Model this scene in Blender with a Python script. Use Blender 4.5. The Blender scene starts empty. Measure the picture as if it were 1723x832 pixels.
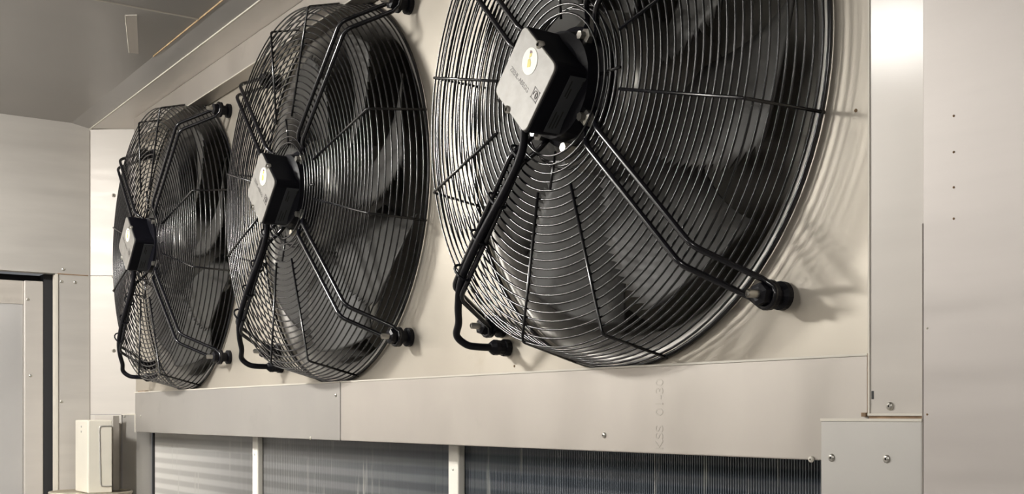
import bpy, bmesh, math, random
from math import sin, cos, pi, radians
from mathutils import Vector, Matrix
random.seed(4)
S = bpy.context.scene
COL = S.collection

# ------------------------------------------------------------------ camera
TH = math.atan(1345 / 2000)
cd = bpy.data.cameras.new('camera'); cam = bpy.data.objects.new('camera', cd); COL.objects.link(cam)
cd.sensor_width = 36; cd.lens = 2000 / 1723 * 36
cd.shift_x = 0.0; cd.shift_y = (698 - 416) / 1723
cd.clip_start = 0.02
cam.location = (0, -1.101, 1.6)
cam.rotation_euler = (pi / 2, 0, pi / 2 - TH)
S.camera = cam
# ------------------------------------------------------------------ world, exposure
w = bpy.data.worlds.new('world'); S.world = w; w.use_nodes = True
w.node_tree.nodes['Background'].inputs[0].default_value = (.8, .82, .85, 1)
w.node_tree.nodes['Background'].inputs[1].default_value = .3
S.view_settings.view_transform = 'Standard'; S.view_settings.look = 'None'
S.view_settings.gamma = 1; S.view_settings.use_curve_mapping = False
S.view_settings.exposure = -0.55
LAMPS = [  # x, y, size, power, colour
    (-2.85, -1.40, .20, 74, (1, .97, .92)),
    (-1.75, -1.20, .22, 5, (1, .97, .92)),
    (-2.0, -3.2, .30, 40, (1, .97, .92)),  # unseen fill lamp, added for ambient light
    (0.40, -2.30, .30, 42, (1, .97, .92))]  # unseen fill lamp, added to light the fins from the right
CEIL = 2.507

# ------------------------------------------------------------------ materials
def mat(name, col, rough=.5, metal=0., noise=0., nscale=8, stretch=(1, 1, 1), bump=0., rvar=0., stains=None, aniso=0., spec=.5):
    m = bpy.data.materials.new(name); m.use_nodes = True
    nt = m.node_tree; N = nt.nodes; L = nt.links; b = N['Principled BSDF']
    b.inputs['Roughness'].default_value = rough; b.inputs['Metallic'].default_value = metal
    b.inputs['Base Color'].default_value = (*col, 1)
    b.inputs['Specular IOR Level'].default_value = spec
    tc = N.new('ShaderNodeTexCoord')
    mp = N.new('ShaderNodeMapping'); mp.inputs['Scale'].default_value = stretch
    L.new(tc.outputs['Object'], mp.inputs['Vector'])
    nz = N.new('ShaderNodeTexNoise'); nz.inputs['Scale'].default_value = nscale; nz.inputs['Detail'].default_value = 5
    L.new(mp.outputs[0], nz.inputs['Vector'])
    if noise:
        r = N.new('ShaderNodeMapRange'); r.inputs['From Min'].default_value = .3; r.inputs['From Max'].default_value = .7
        r.inputs['To Min'].default_value = 1 - noise; r.inputs['To Max'].default_value = 1 + noise
        L.new(nz.outputs['Fac'], r.inputs['Value'])
        mx = N.new('ShaderNodeVectorMath'); mx.operation = 'SCALE'; mx.inputs[0].default_value = col
        L.new(r.outputs[0], mx.inputs['Scale']); out = mx.outputs[0]
        if stains:
            n2 = N.new('ShaderNodeTexNoise'); n2.inputs['Scale'].default_value = stains[1]; n2.inputs['Detail'].default_value = 8
            n2.inputs['Roughness'].default_value = .65
            L.new(tc.outputs['Object'], n2.inputs['Vector'])
            r2 = N.new('ShaderNodeMapRange'); r2.inputs['From Min'].default_value = stains[2]; r2.inputs['From Max'].default_value = stains[2] + .12
            r2.inputs['To Max'].default_value = stains[3]
            L.new(n2.outputs['Fac'], r2.inputs['Value'])
            mm = N.new('ShaderNodeMix'); mm.data_type = 'RGBA'
            L.new(r2.outputs[0], mm.inputs['Factor']); L.new(out, mm.inputs['A']); mm.inputs['B'].default_value = (*stains[0], 1)
            out = mm.outputs['Result']
        L.new(out, b.inputs['Base Color'])
    if rvar:
        r = N.new('ShaderNodeMapRange'); r.inputs['From Min'].default_value = .3; r.inputs['From Max'].default_value = .7
        r.inputs['To Min'].default_value = rough - rvar; r.inputs['To Max'].default_value = rough + rvar
        L.new(nz.outputs['Fac'], r.inputs['Value']); L.new(r.outputs[0], b.inputs['Roughness'])
    if bump:
        bp = N.new('ShaderNodeBump'); bp.inputs['Strength'].default_value = bump; bp.inputs['Distance'].default_value = .002
        L.new(nz.outputs['Fac'], bp.inputs['Height']); L.new(bp.outputs[0], b.inputs['Normal'])
    return m

M = {}
M['plate'] = mat('galvanised_plate', (.51, .468, .40), .42, .55, .06, 5, bump=.05, rvar=.06, stains=((.42, .37, .29), 6, .60, .5))
M['steel'] = mat('brushed_steel', (.60, .555, .50), .40, .40, .05, 4, (1, 1, 12), bump=.03, rvar=.05, stains=((.44, .40, .36), 5, .60, .45))
M['filler'] = mat('filler_steel', (.46, .43, .395), .48, .25, .04, 4, (1, 1, 8), bump=.02, rvar=.04)  # same steel as the left wall, darkened to offset stronger lamp light
M['leftwall'] = mat('left_wall_steel', (.57, .54, .50), .42, .3, .05, 4, (1, 1, 8), bump=.03, rvar=.05, stains=((.54, .50, .45), 5, .60, .45))  # same steel as the filler, lightened to offset weaker lamp light
M['steel_bright'] = mat('bright_steel_strip', (.52, .485, .445), .40, .15, .03, 4, (1, 1, 8), rvar=.03)
_b = M['steel_bright'].node_tree.nodes['Principled BSDF']; _b.inputs['Coat Weight'].default_value = 1; _b.inputs['Coat Roughness'].default_value = .17; _b.inputs['Coat IOR'].default_value = 1.6
M['soffit'] = mat('soffit_steel', (.80, .76, .71), .42, .2, .05, 4, (1, 1, 12), rvar=.05)
M['trim'] = mat('steel_trim', (.48, .445, .405), .42, .6, .05, 5, (2, 1, 1), rvar=.05, stains=((.36, .34, .31), 7, .60, .5))
M['trim_dark'] = mat('darker_steel_trim', (.395, .375, .35), .42, .5, .05, 5, (2, 1, 1), rvar=.05, stains=((.32, .30, .28), 7, .60, .5))
M['side'] = mat('side_panel_steel', (.50, .465, .44), .40, .35, .03, 4, (1, 1, 10), bump=.02, rvar=.04)
M['cover'] = mat('grey_cover', (.47, .455, .43), .45, .6, .04, 6, rvar=.04)
M['ceiling'] = mat('ceiling_steel', (.39, .375, .355), .38, .35, .10, 2.5, rvar=.06, stains=((.2, .18, .15), 3, .6, .5))
M['door'] = mat('door_steel', (.56, .545, .53), .40, .45, .05, 5, rvar=.05, stains=((.7, .68, .64), 40, .70, .6))
M['black_gap'] = mat('black_gasket_gap', (.012, .012, .014), .7)
M['wire'] = mat('black_coated_wire', (.004, .004, .006), .24, 0, spec=.8)
M['arm'] = mat('black_coated_rod', (.004, .004, .007), .22, 0, spec=.6)
M['blackplastic'] = mat('black_plastic', (.004, .004, .007), .42, 0, .2, 20, spec=.25)
M['lid'] = mat('cast_alloy_lid', (.25, .24, .222), .5, .25, .10, 60, bump=.25, stains=((.18, .17, .155), 30, .60, .5))
M['blade'] = mat('grey_blade', (.062, .060, .056), .55, .0, .12, 9, rvar=.06, spec=.35, stains=((.17, .16, .14), 20, .6, .5))
M['hub'] = mat('grey_hub', (.22, .215, .20), .30, .85, .08, 12)
M['nozzle'] = mat('nozzle_steel', (.19, .18, .165), .40, .5, .06, 6, rvar=.05)
M['zinc'] = mat('zinc_hardware', (.62, .60, .55), .28, .9, .06, 60)
M['brass'] = mat('pale_bolt', (.75, .70, .58), .35, .6, .05, 60)
M['plate_label'] = mat('dark_label', (.055, .058, .062), .5, 0, .08, 40)
M['ink'] = mat('label_ink', (.012, .012, .012), .6)
M['emboss'] = mat('embossed_grey', (.13, .12, .115), .5, .2)
M['stencil'] = mat('faint_stencil', (.44, .405, .365), .45, .55)
M['sticker'] = mat('white_sticker', (.80, .79, .70), .45)
M['yellow'] = mat('yellow_print', (.72, .64, .10), .5)
M['maroon'] = mat('maroon_print', (.16, .06, .06), .5)
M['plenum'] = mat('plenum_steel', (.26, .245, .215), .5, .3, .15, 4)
M['cream'] = mat('cream_plastic', (.66, .625, .54), .5, 0, .03, 12, stains=((.55, .49, .38), 14, .66, .5))
M['post'] = mat('white_post', (.84, .81, .73), .5, 0, .05, 10)
M['shelf'] = mat('tray_steel', (.62, .57, .47), .3, .7, .06, 12)
M['rust'] = mat('rusty_sealant', (.26, .17, .10), .8, 0, .3, 60)
M['tan'] = mat('tan_sealant', (.48, .34, .19), .7, 0, .2, 60)
M['bead'] = mat('pale_sealant', (.62, .585, .51), .5)
M['seam'] = mat('dark_seam', (.33, .30, .265), .6)
M['copper'] = mat('coil_tube', (.10, .095, .09), .4, .6)
M['darkwall'] = mat('far_wall_grey', (.20, .19, .18), .5, .2, .1, 3)
M['floor'] = mat('floor_grey', (.22, .21, .20), .6, 0, .1, 3)
M['fixture'] = mat('lamp_body', (.6, .6, .58), .4)

def fin_material():
    m = bpy.data.materials.new('finned_aluminium'); m.use_nodes = True
    nt = m.node_tree; N = nt.nodes; L = nt.links; b = N['Principled BSDF']
    b.inputs['Roughness'].default_value = .38; b.inputs['Metallic'].default_value = .25
    tc = N.new('ShaderNodeTexCoord')
    mp = N.new('ShaderNodeMapping'); mp.inputs['Scale'].default_value = (38, 1, 3.2); L.new(tc.outputs['Object'], mp.inputs[0])
    nz = N.new('ShaderNodeTexNoise'); nz.inputs['Scale'].default_value = 1; nz.inputs['Detail'].default_value = 4; L.new(mp.outputs[0], nz.inputs['Vector'])
    r = N.new('ShaderNodeMapRange'); r.inputs['From Min'].default_value = .60; r.inputs['From Max'].default_value = .72; L.new(nz.outputs['Fac'], r.inputs['Value'])
    # lighter and darker bands along the tube rows
    sx = N.new('ShaderNodeSeparateXYZ'); L.new(tc.outputs['Object'], sx.inputs[0])
    mu = N.new('ShaderNodeMath'); mu.operation = 'MULTIPLY'; mu.inputs[1].default_value = 2 * pi / .031; L.new(sx.outputs['Z'], mu.inputs[0])
    sn = N.new('ShaderNodeMath'); sn.operation = 'SINE'; L.new(mu.outputs[0], sn.inputs[0])
    r2 = N.new('ShaderNodeMapRange'); r2.inputs['From Min'].default_value = -.5; r2.inputs['From Max'].default_value = .5; L.new(sn.outputs[0], r2.inputs['Value'])
    a = N.new('ShaderNodeMix'); a.data_type = 'RGBA'; L.new(r2.outputs[0], a.inputs['Factor'])
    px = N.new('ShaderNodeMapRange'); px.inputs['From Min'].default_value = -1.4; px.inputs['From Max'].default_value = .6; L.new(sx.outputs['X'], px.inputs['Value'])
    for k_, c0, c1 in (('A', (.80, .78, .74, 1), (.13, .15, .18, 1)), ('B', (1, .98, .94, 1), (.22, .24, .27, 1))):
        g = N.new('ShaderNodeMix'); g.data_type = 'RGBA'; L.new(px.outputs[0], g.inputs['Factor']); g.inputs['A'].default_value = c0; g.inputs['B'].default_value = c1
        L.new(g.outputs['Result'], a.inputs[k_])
    c = N.new('ShaderNodeMix'); c.data_type = 'RGBA'; L.new(r.outputs[0], c.inputs['Factor'])
    L.new(a.outputs['Result'], c.inputs['A']); c.inputs['B'].default_value = (.80, .79, .75, 1)
    L.new(c.outputs['Result'], b.inputs['Base Color'])
    return m
M['fins'] = fin_material()

def emit(name, col, s):
    m = bpy.data.materials.new(name); m.use_nodes = True; N = m.node_tree.nodes; b = N['Principled BSDF']
    b.inputs['Base Color'].default_value = (.8, .8, .8, 1)
    b.inputs['Emission Color'].default_value = (*col, 1); b.inputs['Emission Strength'].default_value = s
    return m

# ------------------------------------------------------------------ mesh helpers
def link(name, bm, m, parent=None, smooth=False, loc=None):
    me = bpy.data.meshes.new(name); bm.normal_update(); bm.to_mesh(me); bm.free()
    if smooth:
        for p in me.polygons: p.use_smooth = True
    me.materials.append(m)
    o = bpy.data.objects.new(name, me); COL.objects.link(o)
    if parent is not None: o.parent = parent
    if loc is not None: o.location = loc
    return o

def share(o, parent, loc=(0, 0, 0), rot=None):
    c = o.copy(); COL.objects.link(c); c.parent = parent; c.location = loc
    if rot: c.rotation_euler = rot
    return c

def prism(bm, pts, z0, z1):
    """vertical prism over an x,y outline (counter-clockwise)"""
    a = [bm.verts.new((x, y, z0)) for x, y in pts]; b = [bm.verts.new((x, y, z1)) for x, y in pts]
    n = len(pts)
    bm.faces.new(a[::-1]); bm.faces.new(b)
    for i in range(n): bm.faces.new((a[i], a[(i + 1) % n], b[(i + 1) % n], b[i]))

def box(bm, x0, x1, y0, y1, z0, z1, bev=0.):
    before = set(bm.verts)
    prism(bm, [(x0, y0), (x1, y0), (x1, y1), (x0, y1)], z0, z1)
    if bev:
        vs = [v for v in bm.verts if v not in before]
        es = list({e for v in vs for e in v.link_edges})
        bmesh.ops.bevel(bm, geom=es, offset=bev, segments=2, affect='EDGES', profile=.5)

def boxob(name, x0, x1, y0, y1, z0, z1, m, parent=None, bev=0.):
    bm = bmesh.new(); box(bm, x0, x1, y0, y1, z0, z1, bev); return link(name, bm, m, parent)

def tube(bm, path, rad, n=8, closed=False, caps=True):
    path = [Vector(p) for p in path]; k = len(path); rings = []
    up = None
    for i, p in enumerate(path):
        if closed: t = (path[(i + 1) % k] - path[i - 1]).normalized()
        elif i == 0: t = (path[1] - p).normalized()
        elif i == k - 1: t = (p - path[i - 1]).normalized()
        else: t = ((path[i + 1] - p).normalized() + (p - path[i - 1]).normalized()).normalized()
        if up is None:
            up = Vector((0, 1, 0)) if abs(t.y) < .9 else Vector((1, 0, 0))
        a = (up - t * up.dot(t)).normalized(); b = t.cross(a); up = a
        r = rad[i] if isinstance(rad, (list, tuple)) else rad
        rings.append([bm.verts.new(p + a * (r * cos(2 * pi * j / n)) + b * (r * sin(2 * pi * j / n))) for j in range(n)])
    for i in range(k if closed else k - 1):
        A = rings[i]; B = rings[(i + 1) % k]
        for j in range(n): bm.faces.new((A[j], A[(j + 1) % n], B[(j + 1) % n], B[j]))
    if caps and not closed:
        bm.faces.new(rings[0][::-1]); bm.faces.new(rings[-1])

def lathe(bm, prof, n=48, center=(0, 0), cap0=False, cap1=False):
    """profile of (radius, protrusion towards the room) turned about the fan axis"""
    rows = []
    for r, p in prof:
        rows.append([bm.verts.new((center[0] + r * cos(2 * pi * j / n), -p, center[1] + r * sin(2 * pi * j / n))) for j in range(n)])
    for A, B in zip(rows, rows[1:]):
        for j in range(n): bm.faces.new((A[j], A[(j + 1) % n], B[(j + 1) % n], B[j]))
    if cap0: bm.faces.new(rows[0])
    if cap1: bm.faces.new(rows[-1][::-1])

def pol(r, deg, p, off=0.):
    t = radians(deg)
    return Vector((r * cos(t) - off * sin(t), -p, r * sin(t) + off * cos(t)))

def smooth_path(pts, per=6):
    """Catmull-Rom through the points"""
    P = [Vector(p) for p in pts]; P = [2 * P[0] - P[1]] + P + [2 * P[-1] - P[-2]]; out = []
    for i in range(1, len(P) - 2):
        for k in range(per):
            t = k / per
            out.append(.5 * ((2 * P[i]) + (P[i + 1] - P[i - 1]) * t + (2 * P[i - 1] - 5 * P[i] + 4 * P[i + 1] - P[i + 2]) * t * t + (-P[i - 1] + 3 * P[i] - 3 * P[i + 1] + P[i + 2]) * t ** 3))
    out.append(P[-2]); return out

def fillet(pts, d=.012, per=4):
    """polyline with its corners rounded"""
    P = [Vector(p) for p in pts]; out = [P[0]]
    for a, b, c in zip(P, P[1:], P[2:]):
        p0 = b + (a - b).normalized() * min(d, (a - b).length * .45); p1 = b + (c - b).normalized() * min(d, (c - b).length * .45)
        for k in range(per + 1):
            t = k / per; out.append(p0 * (1 - t) ** 2 + b * 2 * t * (1 - t) + p1 * t * t)
    out.append(P[-1]); return out

def text_obj(name, s, size, m, parent, matrix, depth=.0006):
    cu = bpy.data.curves.new(name, 'FONT'); cu.body = s; cu.size = size; cu.extrude = depth; cu.align_x = 'CENTER'; cu.align_y = 'CENTER'
    t = bpy.data.objects.new(name, cu); COL.objects.link(t)
    bpy.context.view_layer.update()
    me = bpy.data.meshes.new_from_object(t.evaluated_get(bpy.context.evaluated_depsgraph_get()))
    bpy.data.objects.remove(t)
    me.transform(matrix); me.materials.clear(); me.materials.append(m)
    o = bpy.data.objects.new(name, me); COL.objects.link(o); o.parent = parent
    return o

def empty(name, loc, rz=0.):
    o = bpy.data.objects.new(name, None); COL.objects.link(o); o.location = loc; o.rotation_euler = (0, 0, rz); o.empty_display_size = .1
    return o
def tag(o, label, cat, group=None):
    o['label'] = label; o['category'] = cat
    if group: o['group'] = group
    return o
def struct(o, label=None):
    o['kind'] = 'structure'
    if label: o['label'] = label
    return o

def rivet_mesh(r=.006, h=.0035):
    bm = bmesh.new(); lathe(bm, [(r, 0), (r * .95, h * .5), (r * .6, h * .9), (r * .25, h)], 12, cap1=True)
    return bm
_rv = {}
def rivet(parent, x, y, z, r=.006, m='zinc', rot=None):
    key = (r, m)
    if key not in _rv:
        o = link('rivet', rivet_mesh(r, r * .6), M[m], parent, True, (x, y, z)); _rv[key] = o
    else: o = share(_rv[key], parent, (x, y, z))
    o.rotation_euler = rot if rot else (0, 0, 0)
    return o

# ------------------------------------------------------------------ setting
FANS = [(-1.351, 2.063), (-2.301, 2.063), (-3.251, 2.063)]
HOLE = .389
XL = -3.83
P1 = Vector((-3.75, 0)); P2 = Vector((XL, -.1194))
X1 = 1.4; Y0 = -4.2

bm = bmesh.new()                                    # wall_back: metal fan plate with three round openings
cells = [(-1.826, -.86), (-2.776, -1.826), (-3.80, -2.776)]
za, zb = 1.60, 2.56
for (fx, fz), (xa, xb) in zip(FANS, cells):
    angs = [2 * pi * k / 96 for k in range(96)] + [math.atan2(z - fz, x - fx) % (2 * pi) for x in (xa, xb) for z in (za, zb)]
    angs = sorted(set(round(a, 6) for a in angs))
    inner, outer = [], []
    for a in angs:
        c, s = cos(a), sin(a)
        t = min(((xb - fx) / c if c > 1e-9 else (xa - fx) / c if c < -1e-9 else 9e9), ((zb - fz) / s if s > 1e-9 else (za - fz) / s if s < -1e-9 else 9e9))
        inner.append(bm.verts.new((fx + HOLE * c, 0, fz + HOLE * s))); outer.append(bm.verts.new((fx + t * c, 0, fz + t * s)))
    n = len(angs)
    for i in range(n): bm.faces.new((inner[i], inner[(i + 1) % n], outer[(i + 1) % n], outer[i]))
bmesh.ops.remove_doubles(bm, verts=bm.verts, dist=1e-4)
bmesh.ops.recalc_face_normals(bm, faces=bm.faces)
wall_back = struct(link('wall_back', bm, M['plate']), 'beige metal fan plate with three round openings')
for x, z in [(-1.63, 1.68), (-.922, 1.953)]: rivet(wall_back, x, 0, z, .0022, 'rust')

# plenum behind the fan plate
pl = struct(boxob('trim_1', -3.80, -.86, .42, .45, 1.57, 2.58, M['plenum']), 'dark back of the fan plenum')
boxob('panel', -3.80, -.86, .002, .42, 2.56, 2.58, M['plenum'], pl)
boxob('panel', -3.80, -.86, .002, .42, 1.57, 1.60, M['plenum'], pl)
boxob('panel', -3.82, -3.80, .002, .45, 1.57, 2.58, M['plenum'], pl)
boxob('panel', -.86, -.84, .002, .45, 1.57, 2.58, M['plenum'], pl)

# ceiling, soffit and fascia over the fans
ceiling = struct(boxob('ceiling', -4.1, X1 + .1, Y0 - .1, -.175, CEIL, CEIL + .04, M['ceiling']), 'dull grey steel ceiling')
bm = bmesh.new()
a = [bm.verts.new(v) for v in ((-4.0, -.1755, CEIL), (X1, -.1755, CEIL), (X1, -.119, 2.496), (-4.0, -.119, 2.496))]; bm.faces.new(a)
b = [bm.verts.new(v) for v in ((-4.0, -.1755, CEIL + .03), (X1, -.1755, CEIL + .03), (X1, -.119, CEIL + .03), (-4.0, -.119, CEIL + .03))]; bm.faces.new(b)
for i in range(4): bm.faces.new((a[i], a[(i + 1) % 4], b[(i + 1) % 4], b[i]))
bmesh.ops.recalc_face_normals(bm, faces=bm.faces)
link('ceiling_strip', bm, M['ceiling'], ceiling)
bm = bmesh.new(); tube(bm, [(-2.66, -.41, CEIL), (-2.66, -.176, CEIL)], .0025, 6); tube(bm, [(-2.66, -1.9, CEIL), (-2.66, -.41, CEIL)], .0025, 6)
link('seam', bm, M['bead'], ceiling)
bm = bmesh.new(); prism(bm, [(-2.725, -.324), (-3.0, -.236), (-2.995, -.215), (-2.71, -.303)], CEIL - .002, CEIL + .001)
bmesh.ops.recalc_face_normals(bm, faces=bm.faces); link('reflection_strip', bm, M['steel'], ceiling)  # thin plate put in to imitate a reflection in the ceiling
bm = bmesh.new(); tube(bm, [(-2.725, -.3245, CEIL - .001), (-3.0, -.2365, CEIL - .001)], .0018, 6); link('reflection_edge', bm, M['bead'], ceiling)  # pale rod as the bright edge of that reflection
bm = bmesh.new(); tube(bm, [(-3.0, -.176, CEIL), (-2.7, -.176, CEIL - .0005), (-.5, -.176, CEIL)], .0022, 6)
link('sealant', bm, M['tan'], ceiling)
soff = struct(boxob('trim_2', -4.0, X1, -.119, .01, 2.496, 2.53, M['soffit']), 'steel soffit above the fans')
boxob('edge', -4.0, X1, -.1215, -.117, 2.4935, 2.4985, M['bead'], soff)
fas = struct(boxob('trim_3', -3.62, -.86, -.044, -.001, 2.427, 2.4955, M['trim'], bev=.002), 'steel fascia above the fans')
boxob('edge', -3.62, -.86, -.0455, -.043, 2.4262, 2.429, M['bead'], fas)

# left wall with cold-room door, and the angled filler panel in the corner
wl = struct(boxob('wall_left', XL - .04, XL, -.2195, -.1195, 0, CEIL, M['leftwall']), 'steel wall beside the door')
pan = boxob('panel', XL - .04, XL, Y0, -.2195, 2.036, CEIL, M['leftwall'], wl)
boxob('panel', XL - .04, XL, Y0, -1.25, 0, 2.036, M['leftwall'], wl)
boxob('seam', XL - .002, XL + .0012, -.2190, -.1250, 2.0335, 2.0365, M['rust'], wl)
boxob('edge', XL - .03, XL + .004, -.2245, -.2165, 0, 2.034, M['bead'], wl)
dv = (P2 - P1).normalized(); nv = Vector((dv.y, -dv.x))
if nv.dot(Vector((1, -1))) < 0: nv = -nv
def filler(name, a0, a1, z0, z1, m, parent, off=0., th=.012):
    A = P1 + dv * a0 + nv * off; B = P1 + dv * a1 + nv * off
    bm = bmesh.new(); prism(bm, [(A.x, A.y), (A.x - nv.x * th, A.y - nv.y * th), (B.x - nv.x * th, B.y - nv.y * th), (B.x, B.y)], z0, z1)
    bmesh.ops.recalc_face_normals(bm, faces=bm.faces)
    return link(name, bm, m, parent)
LW = (P2 - P1).length
filler('panel', 0, LW, 2.0355, 2.4955, M['filler'], wl)
filler('panel', 0, LW, 1.600, 2.0340, M['filler'], wl)
filler('panel', .045, LW, 0, 1.599, M['filler'], wl)
boxob('seam', XL - .001, XL + .0015, -.1215, -.1190, 1.0, 2.49, M['seam'], wl)
filler('panel', 0, LW, 2.0335, 2.0360, M['rust'], wl, -.003)
rot = (0, 0, math.atan2(nv.x, -nv.y))
for px, z in ((.069, 2.287), (.069, 2.031), (.069, 1.80)):
    q = P1 + dv * px; rivet(wl, q.x, q.y, z, .0062, 'zinc', rot)
for y, z in ((-.206, 2.012), (-.206, 1.64), (-.2, 2.05), (-.165, 2.012)): rivet(wl, XL, y, z, .005, 'zinc', (0, 0, pi / 2))

door = struct(boxob('door_1', XL - .10, XL - .052, -1.22, -.306, .02, 2.012, M['door'], bev=.004), 'brushed steel cold-room door')
boxob('edge_strip', XL - .098, XL - .040, -.306, -.250, .02, 2.013, M['steel_bright'], door, .003)
boxob('gasket', XL - .16, XL - .101, -1.25, -.222, 0, 2.036, M['black_gap'], door)
boxob('top_strip', XL - .053, XL - .050, -1.22, -.307, 1.94, 2.012, M['steel'], door)
rivet(door, XL - .040, -.296, 1.955, .005, 'zinc', (0, 0, pi / 2)); rivet(door, XL - .040, -.288, 1.72, .005, 'zinc', (0, 0, pi / 2))
boxob('jamb', XL - .10, XL - .0405, -.249, -.2195, 0, 2.036, M['black_gap'], door)

# the rest of the room (outside the picture)
struct(boxob('floor', -4.1, X1 + .1, Y0 - .1, .6, -.04, 0, M['floor']))
struct(boxob('wall_right', X1, X1 + .04, Y0, .05, 0, CEIL, M['darkwall']))
struct(boxob('wall_front', XL - .04, X1 + .04, Y0 - .04, Y0, 0, CEIL, M['darkwall']))

struct(boxob('trim_4', -3.83, -.75, .0, .10, 0, .598, M['cover']), 'plain casing below the coil')
# ------------------------------------------------------------------ unit casing
ft = tag(boxob('fascia_board', -2.2135, -.8760, -.035, -.008, 1.5465, 1.6665, M['trim'], bev=.0015), 'longer stainless fascia board under the near and middle fans', 'fascia')
boxob('edge', -2.2135, -.8760, -.0362, -.0345, 1.6655, 1.6682, M['bead'], ft)
rivet(ft, -1.347, -.035, 1.570, .0045); rivet(ft, -.957, -.036, 1.5475, .004, 'bead')
text_obj('stencil', 'KSS  01-30', .022, M['stencil'], ft, Matrix.Translation((-1.226, -.0352, 1.600)) @ Matrix.Rotation(pi / 2, 4, 'X') @ Matrix.Rotation(pi / 2, 4, 'Z'), .0001)
boxob('sealant', -.8757, -.8738, -.0362, -.030, 1.60, 1.667, M['rust'], ft)
boxob('sealant', -.882, -.876, -.039, -.0352, 1.5975, 1.602, M['rust'], ft)
fl = tag(boxob('fascia_board', -3.640, -2.2165, -.035, -.008, 1.5465, 1.6665, M['trim_dark'], bev=.0015), 'shorter grey fascia board under the farthest fan', 'fascia')
boxob('edge', -3.640, -2.2165, -.0362, -.0345, 1.6655, 1.6682, M['bead'], fl)
boxob('edge', -3.6415, -3.635, -.0365, -.034, 1.5465, 1.602, M['bead'], fl)
rivet(fl, -3.58, -.035, 1.595, .004); rivet(fl, -2.235, -.035, 1.64, .004); rivet(fl, -2.36, -.035, 1.549, .004, 'bead')
boxob('sealant', -3.69, -3.62, -.012, 0, 1.6665, 1.6725, M['rust'], fl)

strip = tag(boxob('edge_strip', -.8735, -.7935, -.036, .0, 1.600, 2.4955, M['steel_bright'], bev=.0015), 'tall narrow shiny steel strip right of the near fan', 'strip')
boxob('edge', -.8742, -.8720, -.0372, -.0355, 1.600, 2.4955, M['bead'], strip); boxob('edge', -.8010, -.7985, -.0380, -.0358, 1.60, 2.4955, M['bead'], strip); boxob('seam', -.7970, -.7936, -.0375, -.0358, 1.60, 2.4955, M['seam'], strip)
rivet(strip, -.845, -.036, 1.609, .0048); boxob('mark', -.8700, -.8670, -.0363, -.0358, 1.617, 1.626, M['ink'], strip)
boxob('ledge', -.8725, -.7945, -.040, -.036, 1.5985, 1.6012, M['bead'], strip); boxob('ledge', -.8725, -.7945, -.038, -.0361, 1.5945, 1.5984, M['rust'], strip)
side = tag(boxob('side_panel', -.7925, .9, -.050, .0, 0, 2.4955, M['side'], bev=.0012), 'wide plain steel side panel at the right of the picture', 'panel')
boxob('seam', -.7930, -.7922, -.0505, -.0495, .6, 1.80, M['seam'], side)
for z in (1.905, 1.832, 1.80, 1.868): rivet(side, -.755, -.050, z, .0013, 'rust')
rivet(side, -.787, -.050, 1.69, .0012, 'bead'); rivet(side, -.787, -.050, 1.60, .0012, 'rust')

rc = tag(boxob('corner_cover', -.930, -.7930, -.0505, -.0365, .6, 1.595, M['cover'], bev=.0012), 'grey folded steel cover at the lower right end of the coil with two rivets', 'cover')
boxob('edge', -.930, -.7930, -.0515, -.049, 1.5925, 1.5955, M['bead'], rc)
rivet(rc, -.914, -.050, 1.551, .0048); rivet(rc, -.838, -.050, 1.552, .0048)
boxob('return_flange', -.930, -.915, -.0364, .010, .6, 1.5455, M['cover'], rc)
bm = bmesh.new(); prism(bm, [(-3.772, -.036), (-3.675, -.020), (-3.675, .027), (-3.772, .027)], .6, 1.601)
lc = tag(link('corner_cover', bm, M['cover']), 'narrow grey steel cover at the lower left end of the coil beside the cream box', 'cover')
q = Vector((-3.75, -.0325)); rivet(lc, -3.755, -.034, 1.594, .004)
bm = bmesh.new(); prism(bm, [(-3.7725, -.0375), (-3.675, -.0215), (-3.675, -.019), (-3.772, -.035)], 1.598, 1.6025); link('edge', bm, M['bead'], lc)

# coil behind the posts
coil = empty('evaporator_coil', (-2.3, .032, .6)); tag(coil, 'finned aluminium cooling coil behind the white posts under the fascia', 'coil')
bm = bmesh.new(); x = -1.36
while x < 1.37:
    prism(bm, [(x, .0), (x + .0011, .0), (x + .0011, .04), (x, .04)], .0, .945); x += .0047
fo = link('fins', bm, M['fins'], coil); fo['kind'] = 'stuff'
tb = None
for k in range(8):
    z = .96 - .02 - k * .031
    if tb is None:
        bm = bmesh.new(); tube(bm, [(-1.36, 0, 0), (1.37, 0, 0)], .006, 8); tb = link('tube', bm, M['copper'], coil, True, (0, .022, z))
    else: share(tb, coil, (0, .022, z))
boxob('dark_gap_strip', -1.374, -1.362, -.004, .06, .0, .95, M['black_gap'], coil)  # shade of the gap put in as a black strip beside the coil
boxob('back_plate', -1.37, 1.38, .05, .06, .0, .95, M['plenum'], coil)
boxob('top_plate', -1.37, 1.38, -.005, .06, .946, .95, M['plenum'], coil)
def post(x, label):
    o = boxob('frame_post', x - .018, x + .018, .016, .0310, .6, 1.5455, M['post'], bev=.003)
    tag(o, label, 'post'); rivet(o, x, .016, 1.50, .0025, 'zinc'); return o
post(-1.853, 'white frame post in front of the coil below the gap between near and middle fans')
post(-2.806, 'white frame post in front of the coil below the gap between middle and farthest fans')

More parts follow.
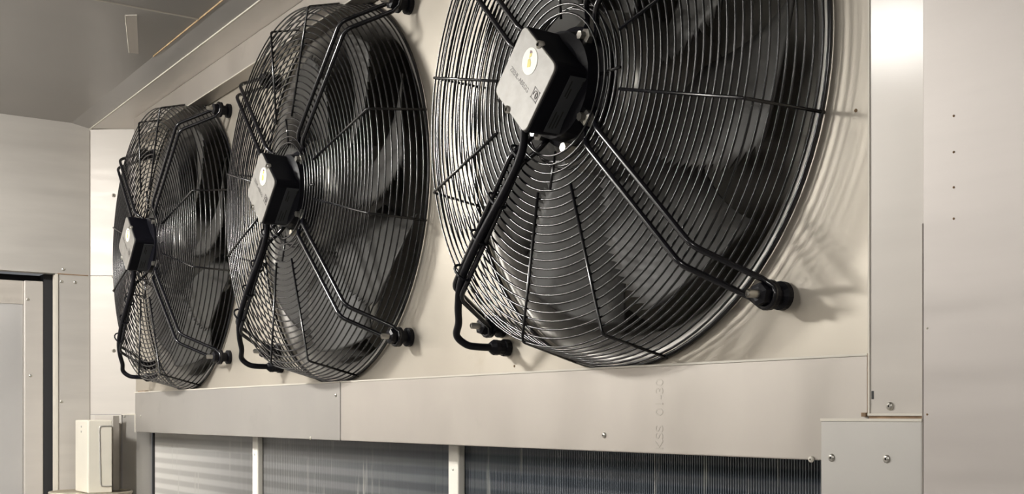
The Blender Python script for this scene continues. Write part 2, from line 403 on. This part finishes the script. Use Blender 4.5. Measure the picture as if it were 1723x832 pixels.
# ------------------------------------------------------------------ cream box and its shelf
cb = empty('control_box', (-3.665, -.143, 1.3655)); tag(cb, 'cream plastic control box on a metal tray at lower left', 'box')
boxob('housing', -.105, .040, -.036, .034, 0, .218, M['cream'], cb, .004)
bm = bmesh.new()
lid = boxob('cover', .0402, .046, -.036, .034, .001, .217, M['cream'], cb, .0025)
bm = bmesh.new(); tube(bm, fillet([(.0465, .034, .20), (.0465, -.004, .20), (.0465, .000, .02), (.0465, .033, .02)], .01), .0022, 6); link('groove_bead', bm, M['cover'], cb)
for y, z in ((-.010, .198), (-.011, .183)): rivet(cb, -.02 + y, -.036, z, .0035, 'cover')
bm = bmesh.new(); prism(bm, [(-.11, .025), (-.052, .064), (-.062, .085), (-.125, .045)], .0, .230)
link('back_plate', bm, M['filler'], cb)
sh = empty('tray_shelf', (-3.68, -.155, 1.3405)); tag(sh, 'rounded metal tray with raised rim under the cream box', 'tray')
bm = bmesh.new()
def disc(prof, n=40):
    rows = [[bm.verts.new((r * cos(2 * pi * j / n), r * sin(2 * pi * j / n), z)) for j in range(n)] for r, z in prof]
    for A, B in zip(rows, rows[1:]):
        for j in range(n): bm.faces.new((A[j], A[(j + 1) % n], B[(j + 1) % n], B[j]))
    bm.faces.new(rows[0][::-1]); bm.faces.new(rows[-1])
disc([(.085, 0), (.112, .006), (.120, .0265), (.115, .0265), (.104, .022), (.03, .0235)])
link('dish', bm, M['shelf'], sh, True)
bm = bmesh.new(); tube(bm, [(.1175 * cos(2 * pi * j / 40), .1175 * sin(2 * pi * j / 40), .0255) for j in range(40)], .004, 6, closed=True); link('rim', bm, M['shelf'], sh, True)

# ------------------------------------------------------------------ one fan, then two copies
RK, PK, RO, PO = .368, .106, .3955, .002          # guard: bend radius and protrusion, outer radius
def build_fan():
    root = empty('axial_fan', (FANS[0][0], 0, FANS[0][1]))
    # bell-mouth nozzle
    bm = bmesh.new(); lathe(bm, [(.391, -.0008)] + [(.389 - .051 * sin(radians(a)), -.0006 - .085 * (1 - cos(radians(a)))) for a in range(0, 91, 9)] + [(.338, -.16), (.343, -.16), (.385, -.02)], 96)
    link('nozzle_ring', bm, M['nozzle'], root, True)
    # guard: outer ring, wires as sub-parts
    def ring_bm(r, p, wr): 
        b = bmesh.new(); n = 96 if r > .2 else 64
        tube(b, [(r * cos(2 * pi * j / n), -p, r * sin(2 * pi * j / n)) for j in range(n)], wr, 6, closed=True); return b
    guard = link('wire_guard', ring_bm(RO, PO + .003, .0034), M['wire'], root, True)
    WR = .00165
    prof = []
    n = 23
    for i in range(n):
        r = .098 + (RK - .098) * i / (n - 1)
        prof.append((r, PK + .012 * (1 - ((r - .1) / (RK - .1)) ** 2)))
    prof += [(.105, .108), (.110, .100), (.114, .092)]
    for i in range(1, 9):
        t = i / 9; prof.append((RK + (RO - RK) * t, PK + (PO - PK) * t))
    for r, p in prof: link('guard_ring', ring_bm(r, p, WR), M['wire'], guard, True)
    spoke = None
    for k in range(12):
        a = 15 + 30 * k
        if a % 90 == 45: continue
        if spoke is None:
            b = bmesh.new(); tube(b, fillet([pol(.150, 0, PK + .0155), pol(RK, 0, PK + .0045), pol(RO + .002, 0, PO)], .006), .0024, 6)
            spoke = link('guard_spoke', b, M['wire'], guard, True); spoke.rotation_euler = (0, -radians(a), 0)
        else: share(spoke, guard, (0, 0, 0), (0, -radians(a), 0))
    sp2 = None
    for k in range(4):
        if sp2 is None:
            b = bmesh.new(); tube(b, [pol(.092, 0, PK + .008), pol(.146, 0, PK + .015)], .0022, 6); sp2 = link('guard_spoke', b, M['wire'], guard, True); sp2.rotation_euler = (0, radians(94), 0)
        else: share(sp2, guard, (0, 0, 0), (0, radians(94 + 90 * k), 0))
    # four double-rod arms with foot studs
    b = bmesh.new(); o = .0145
    A = fillet([pol(.078, 0, .100, o), pol(.100, 0, .108, o), pol(.125, 0, PK + .020, o), pol(.380, 0, PK + .012, o), pol(.435, 0, .038, o)], .014)
    loop = [pol(.447 + .0155 * cos(radians(t)), 0, .030, .0155 * sin(radians(t))) for t in range(80, -81, -20)]
    B = [Vector((v.x, v.y, -v.z)) for v in A][::-1]
    tube(b, A + loop + B, .0042, 8)
    arm = link('support_arm', b, M['arm'], root, True); arm.rotation_euler = (0, radians(45), 0)
    b = bmesh.new(); lathe(b, [(.018, 0), (.018, .008), (.012, .011), (.012, .022), (.019, .023), (.019, .028), (.0085, .0285), (.0085, .045)], 20, cap1=True)
    foot = link('rubber_foot', b, M['blackplastic'], arm, False, (.447, 0, 0))
    b = bmesh.new(); lathe(b, [(.0145, .034), (.0145, .044), (.009, .046)], 6, cap0=True, cap1=True); link('lock_nut', b, M['blackplastic'], arm, False, (.447, 0, 0))
    b = bmesh.new(); lathe(b, [(.0055, .044), (.0055, .060), (.0035, .062)], 10, cap1=True); link('stud', b, M['zinc'], arm, True, (.447, 0, 0))
    b = bmesh.new(); lathe(b, [(.011, .098), (.011, .110), (.006, .112), (.006, .120)], 6, cap0=True, cap1=True); link('flange_nut', b, M['zinc'], arm, False, (.079, 0, 0))
    kids = list(arm.children)
    for k in range(1, 4):
        c = share(arm, root, (0, 0, 0), (0, radians(45 + 90 * k), 0))
        for ch in kids: share(ch, c, ch.location)
    # motor
    b = bmesh.new(); lathe(b, [(.060, .030), (.082, .084), (.084, .086), (.084, .094), (.076, .098), (.074, .118), (.060, .122)], 40, cap0=True, cap1=True)
    motor = link('motor', b, M['blackplastic'], root, False)
    b = bmesh.new(); lathe(b, [(.007, .10), (.007, .125)], 6, cap1=True); link('pale_bolt', b, M['brass'], motor, False, (.000, .018, -.086))
    # terminal box: rounded square turned by 45 degrees
    def rsq(h, r, n=5):
        pts = []
        for cx, cz, a0 in ((h - r, h - r, 0), (-h + r, h - r, 90), (-h + r, -h + r, 180), (h - r, -h + r, 270)):
            for k in range(n + 1):
                a = radians(a0 + 90 * k / n); u = cx + r * cos(a); v = cz + r * sin(a)
                pts.append(((u - v) / math.sqrt(2), (u + v) / math.sqrt(2)))
        return pts
    def block(b, layers):
        rows = [[b.verts.new((x, -p, z)) for x, z in rsq(h, r)] for h, r, p in layers]
        n = len(rows[0])
        for A_, B_ in zip(rows, rows[1:]):
            for j in range(n): b.faces.new((A_[j], A_[(j + 1) % n], B_[(j + 1) % n], B_[j]))
        b.faces.new(rows[0]); b.faces.new(rows[-1][::-1]); bmesh.ops.recalc_face_normals(b, faces=b.faces)
    b = bmesh.new(); block(b, [(.050, .012, .098), (.0535, .012, .100), (.0550, .012, .150), (.0550, .012, .168), (.0535, .012, .1695)])
    tbx = link('terminal_box', b, M['blackplastic'], root)
    b = bmesh.new(); block(b, [(.0535, .011, .1696), (.0535, .011, .1715), (.0525, .010, .1722)])
    lid = link('box_lid', b, M['lid'], tbx)
    R45 = Matrix.Translation((0, -.1722, 0)) @ Matrix.Rotation(pi / 4, 4, 'Y') @ Matrix.Rotation(pi / 2, 4, 'X')
    text_obj('lettering', 'ZIEHL-ABEGG', .0098, M['emboss'], tbx, R45 @ Matrix.Translation((-.010, -.007, 0)), .0003)
    b = bmesh.new()
    def bar(u0, u1, v0, v1): 
        c = [R45 @ Vector((u, v, wv)) for u in (u0, u1) for v in (v0, v1) for wv in (0, .0004)]
        vs = [b.verts.new(x) for x in c]
        for f in ((0, 1, 3, 2), (4, 6, 7, 5), (0, 4, 5, 1), (2, 3, 7, 6), (0, 2, 6, 4), (1, 5, 7, 3)): b.faces.new([vs[i] for i in f])
    eu, ev, h = .0385, -.001, .0085
    bar(eu - h, eu + h, ev - h, ev - h + .0016); bar(eu - h, eu + h, ev + h - .0016, ev + h); bar(eu - h, eu - h + .0016, ev - h, ev + h); bar(eu + h - .0016, eu + h, ev - h, ev + h)
    tube(b, [R45 @ Vector((eu + .0052 * cos(radians(t)), ev + .0052 * sin(radians(t)), .0002)) for t in range(-60, 215, 20)] , .0009, 5)
    tube(b, [R45 @ Vector((eu + .0052 * cos(radians(-60)), ev + .0052 * sin(radians(-60)), .0002)), R45 @ Vector((eu, ev, .0002)), R45 @ Vector((eu + .001, ev + .003, .0002))], .0009, 5)
    link('emblem', b, M['emboss'], tbx)
    b = bmesh.new(); lathe(b, [(.0185, .1718), (.0185, .1728)], 32, cap0=True, cap1=True); st = link('round_sticker', b, M['sticker'], tbx, False, (.014, 0, .021))
    def blob(nm, mt, pts, pp=.1731):
        b = bmesh.new(); f = [b.verts.new((x, -pp, z)) for x, z in pts]; g = [b.verts.new((x, -.1722, z)) for x, z in pts]
        b.faces.new(f); k = len(f)
        for i in range(k): b.faces.new((f[i], f[(i + 1) % k], g[(i + 1) % k], g[i]))
        link(nm, b, M[mt], tbx, False, (.014, 0, .021))
    blob('print_patch', 'yellow', [(-.006, -.007), (.001, -.008), (.003, -.002), (.001, .004), (-.004, .003)])
    blob('print_patch', 'yellow', [(-.001, .005), (.005, .006), (.006, .010), (.001, .010)])
    blob('print_patch', 'maroon', [(.001, .0105), (.007, .010), (.006, .013), (.002, .0145)])
    for x, z in ((.037, .039), (-.042, -.034)):
        b = bmesh.new(); lathe(b, [(.0055, .1665), (.0055, .1745), (.003, .1755)], 10, cap1=True); link('lid_screw', b, M['zinc'], tbx, True, (x * .98, 0, z * .98))
    # rating plate on the lower right flank
    e = .0553 * math.sqrt(2)
    def flank(s, p, lift): # s from bottom corner (0) to right corner (1)
        v = Vector((e * s, 0, -e * (1 - s))); d = Vector((1, 0, -1)).normalized(); return v + d * lift + Vector((0, -p, 0))
    b = bmesh.new()
    c = [flank(s, p, l) for s in (.10, .90) for p in (.112, .145) for l in (-.001, .0008)]
    vs = [b.verts.new(x) for x in c]
    for f in ((0, 1, 3, 2), (4, 6, 7, 5), (0, 4, 5, 1), (2, 3, 7, 6), (0, 2, 6, 4), (1, 5, 7, 3)): b.faces.new([vs[i] for i in f])
    bmesh.ops.recalc_face_normals(b, faces=b.faces); link('rating_plate', b, M['plate_label'], tbx)
    b = bmesh.new()
    for s0, s1, p in ((.62, .84, .138), (.60, .74, .134), (.16, .40, .139), (.16, .36, .134), (.18, .42, .129), (.80, .86, .120), (.74, .80, .118)):
        q = [b.verts.new(flank(s, pp, .0011)) for s, pp in ((s0, p), (s1, p), (s1, p + .002), (s0, p + .002))]; b.faces.new(q)
    o_ = link('plate_print', b, M['ink'], tbx); o_['kind'] = 'stuff'
    # impeller
    b = bmesh.new(); lathe(b, [(.116, -.10), (.116, .040), (.110, .056), (.098, .066), (.070, .070)], 48, cap0=True, cap1=True)
    imp = link('impeller', b, M['hub'], root, True)
    rows = 37; cols = 8; b = bmesh.new(); top = []; bot = []
    for i in range(rows):
        t = i / (rows - 1); r = .112 + (.331 - .112) * t
        span = 58 - 22 * t; lead = -4 * sin(pi * t)
        R1, R2 = [], []
        for j in range(cols):
            u = j / (cols - 1)
            if j == cols - 1: u = 1.0 if i % 2 else .92
            th = radians(lead - span * u)
            p = (-.052 + .040 * t) * (1 - u) + (.030 - .006 * t) * u + .012 * sin(pi * u)
            R1.append(b.verts.new((r * cos(th), -p, r * sin(th)))); R2.append(b.verts.new((r * cos(th), -p + .003, r * sin(th))))
        top.append(R1); bot.append(R2)
    for i in range(rows - 1):
        for j in range(cols - 1):
            b.faces.new((top[i][j], top[i][j + 1], top[i + 1][j + 1], top[i + 1][j])); b.faces.new((bot[i][j], bot[i + 1][j], bot[i + 1][j + 1], bot[i][j + 1]))
        for j in (0, cols - 1): b.faces.new((top[i][j], top[i + 1][j], bot[i + 1][j], bot[i][j]))
    for i in (0, rows - 1):
        for j in range(cols - 1): b.faces.new((top[i][j], top[i][j + 1], bot[i][j + 1], bot[i][j]))
    bmesh.ops.recalc_face_normals(b, faces=b.faces)
    bl = link('blade', b, M['blade'], imp, False)
    for p_ in bl.data.polygons: p_.use_smooth = p_.area > 2e-5
    for k in range(1, 7): share(bl, imp, (0, 0, 0), (0, radians(360 / 7 * k), 0))
    imp.rotation_euler = (0, radians(40), 0)
    # cable along the lower left arm into a gland in the plate
    b = bmesh.new()
    c = [(-.045, -.150, -.05), (-.06, -.140, -.085), (-.10, -.134, -.125), (-.18, -.132, -.195), (-.245, -.126, -.248), (-.285, -.100, -.290), (-.318, -.085, -.318), (-.312, -.072, -.338), (-.285, -.062, -.349), (-.272, -.042, -.353), (-.270, -.01, -.354)]
    c = [(-.045, -.140, -.05), (-.06, -.135, -.085), (-.10, -.132, -.125), (-.18, -.131, -.195), (-.243, -.124, -.250), (-.272, -.113, -.288), (-.292, -.100, -.314), (-.308, -.094, -.334), (-.304, -.079, -.348), (-.298, -.060, -.352), (-.298, -.015, -.352)]
    tube(b, smooth_path(c, 8), .0062, 8); cab = link('power_cable', b, M['blackplastic'], root, True)
    b = bmesh.new(); lathe(b, [(.0145, 0), (.0145, .010), (.0122, .011), (.0122, .020), (.013, .021), (.013, .029), (.008, .036), (.0065, .037)], 12, cap1=True); link('cable_gland', b, M['blackplastic'], cab, False, (-.298, 0, -.352))
    for f in (.115, .20, .27, .34):
        v = pol(f, -135, .124, 0); b = bmesh.new(); d = pol(1, -135, 0)
        side_ = Vector((d.z, 0, -d.x))
        tube(b, [v + side_ * .0192 * cos(radians(t)) + Vector((0, -1, 0)) * .0125 * sin(radians(t)) for t in range(0, 360, 30)], .0022, 5, closed=True); link('cable_tie', b, M['blackplastic'], cab)
    return root
fan = build_fan()
def copy_tree(o, parent=None):
    c = o.copy(); COL.objects.link(c)
    if parent is not None: c.parent = parent
    for ch in list(o.children): copy_tree(ch, c)
    return c
labels = ['nearest and largest black wire guarded fan, cut off by the top of the picture', 'middle black wire guarded fan of the three on the beige plate', 'farthest black wire guarded fan beside the corner above the cream box']
fans = [fan, copy_tree(fan), copy_tree(fan)]
for i, f_ in enumerate(fans):
    f_.location = (FANS[i][0], 0, FANS[i][1]); tag(f_, labels[i], 'fan', 'axial fans on the beige plate')
    for ch in f_.children:
        if ch.name.startswith('impeller'): ch.rotation_euler = (0, radians((40, 14, 12)[i]), 0)

# ------------------------------------------------------------------ ceiling lamps (out of frame, the last two added as fill)
for i, (x, y, s, pw, c) in enumerate(LAMPS):
    L_ = empty('ceiling_lamp', (x, y, CEIL)); tag(L_, ('square ceiling lamp near the door outside the picture', 'small ceiling lamp in front of the near fan outside the picture', 'added square fill lamp at the back of the room outside the picture', 'added square fill lamp behind the camera outside the picture')[i], 'lamp', 'ceiling lamps')
    boxob('lamp_body', -s / 2 - .02, s / 2 + .02, -s / 2 - .02, s / 2 + .02, -.022, 0, M['fixture'], L_)
    boxob('diffuser', -s / 2, s / 2, -s / 2, s / 2, -.068, -.0225, emit('lamp_glow_%d' % i, c, pw / (s * s * pi)), L_)
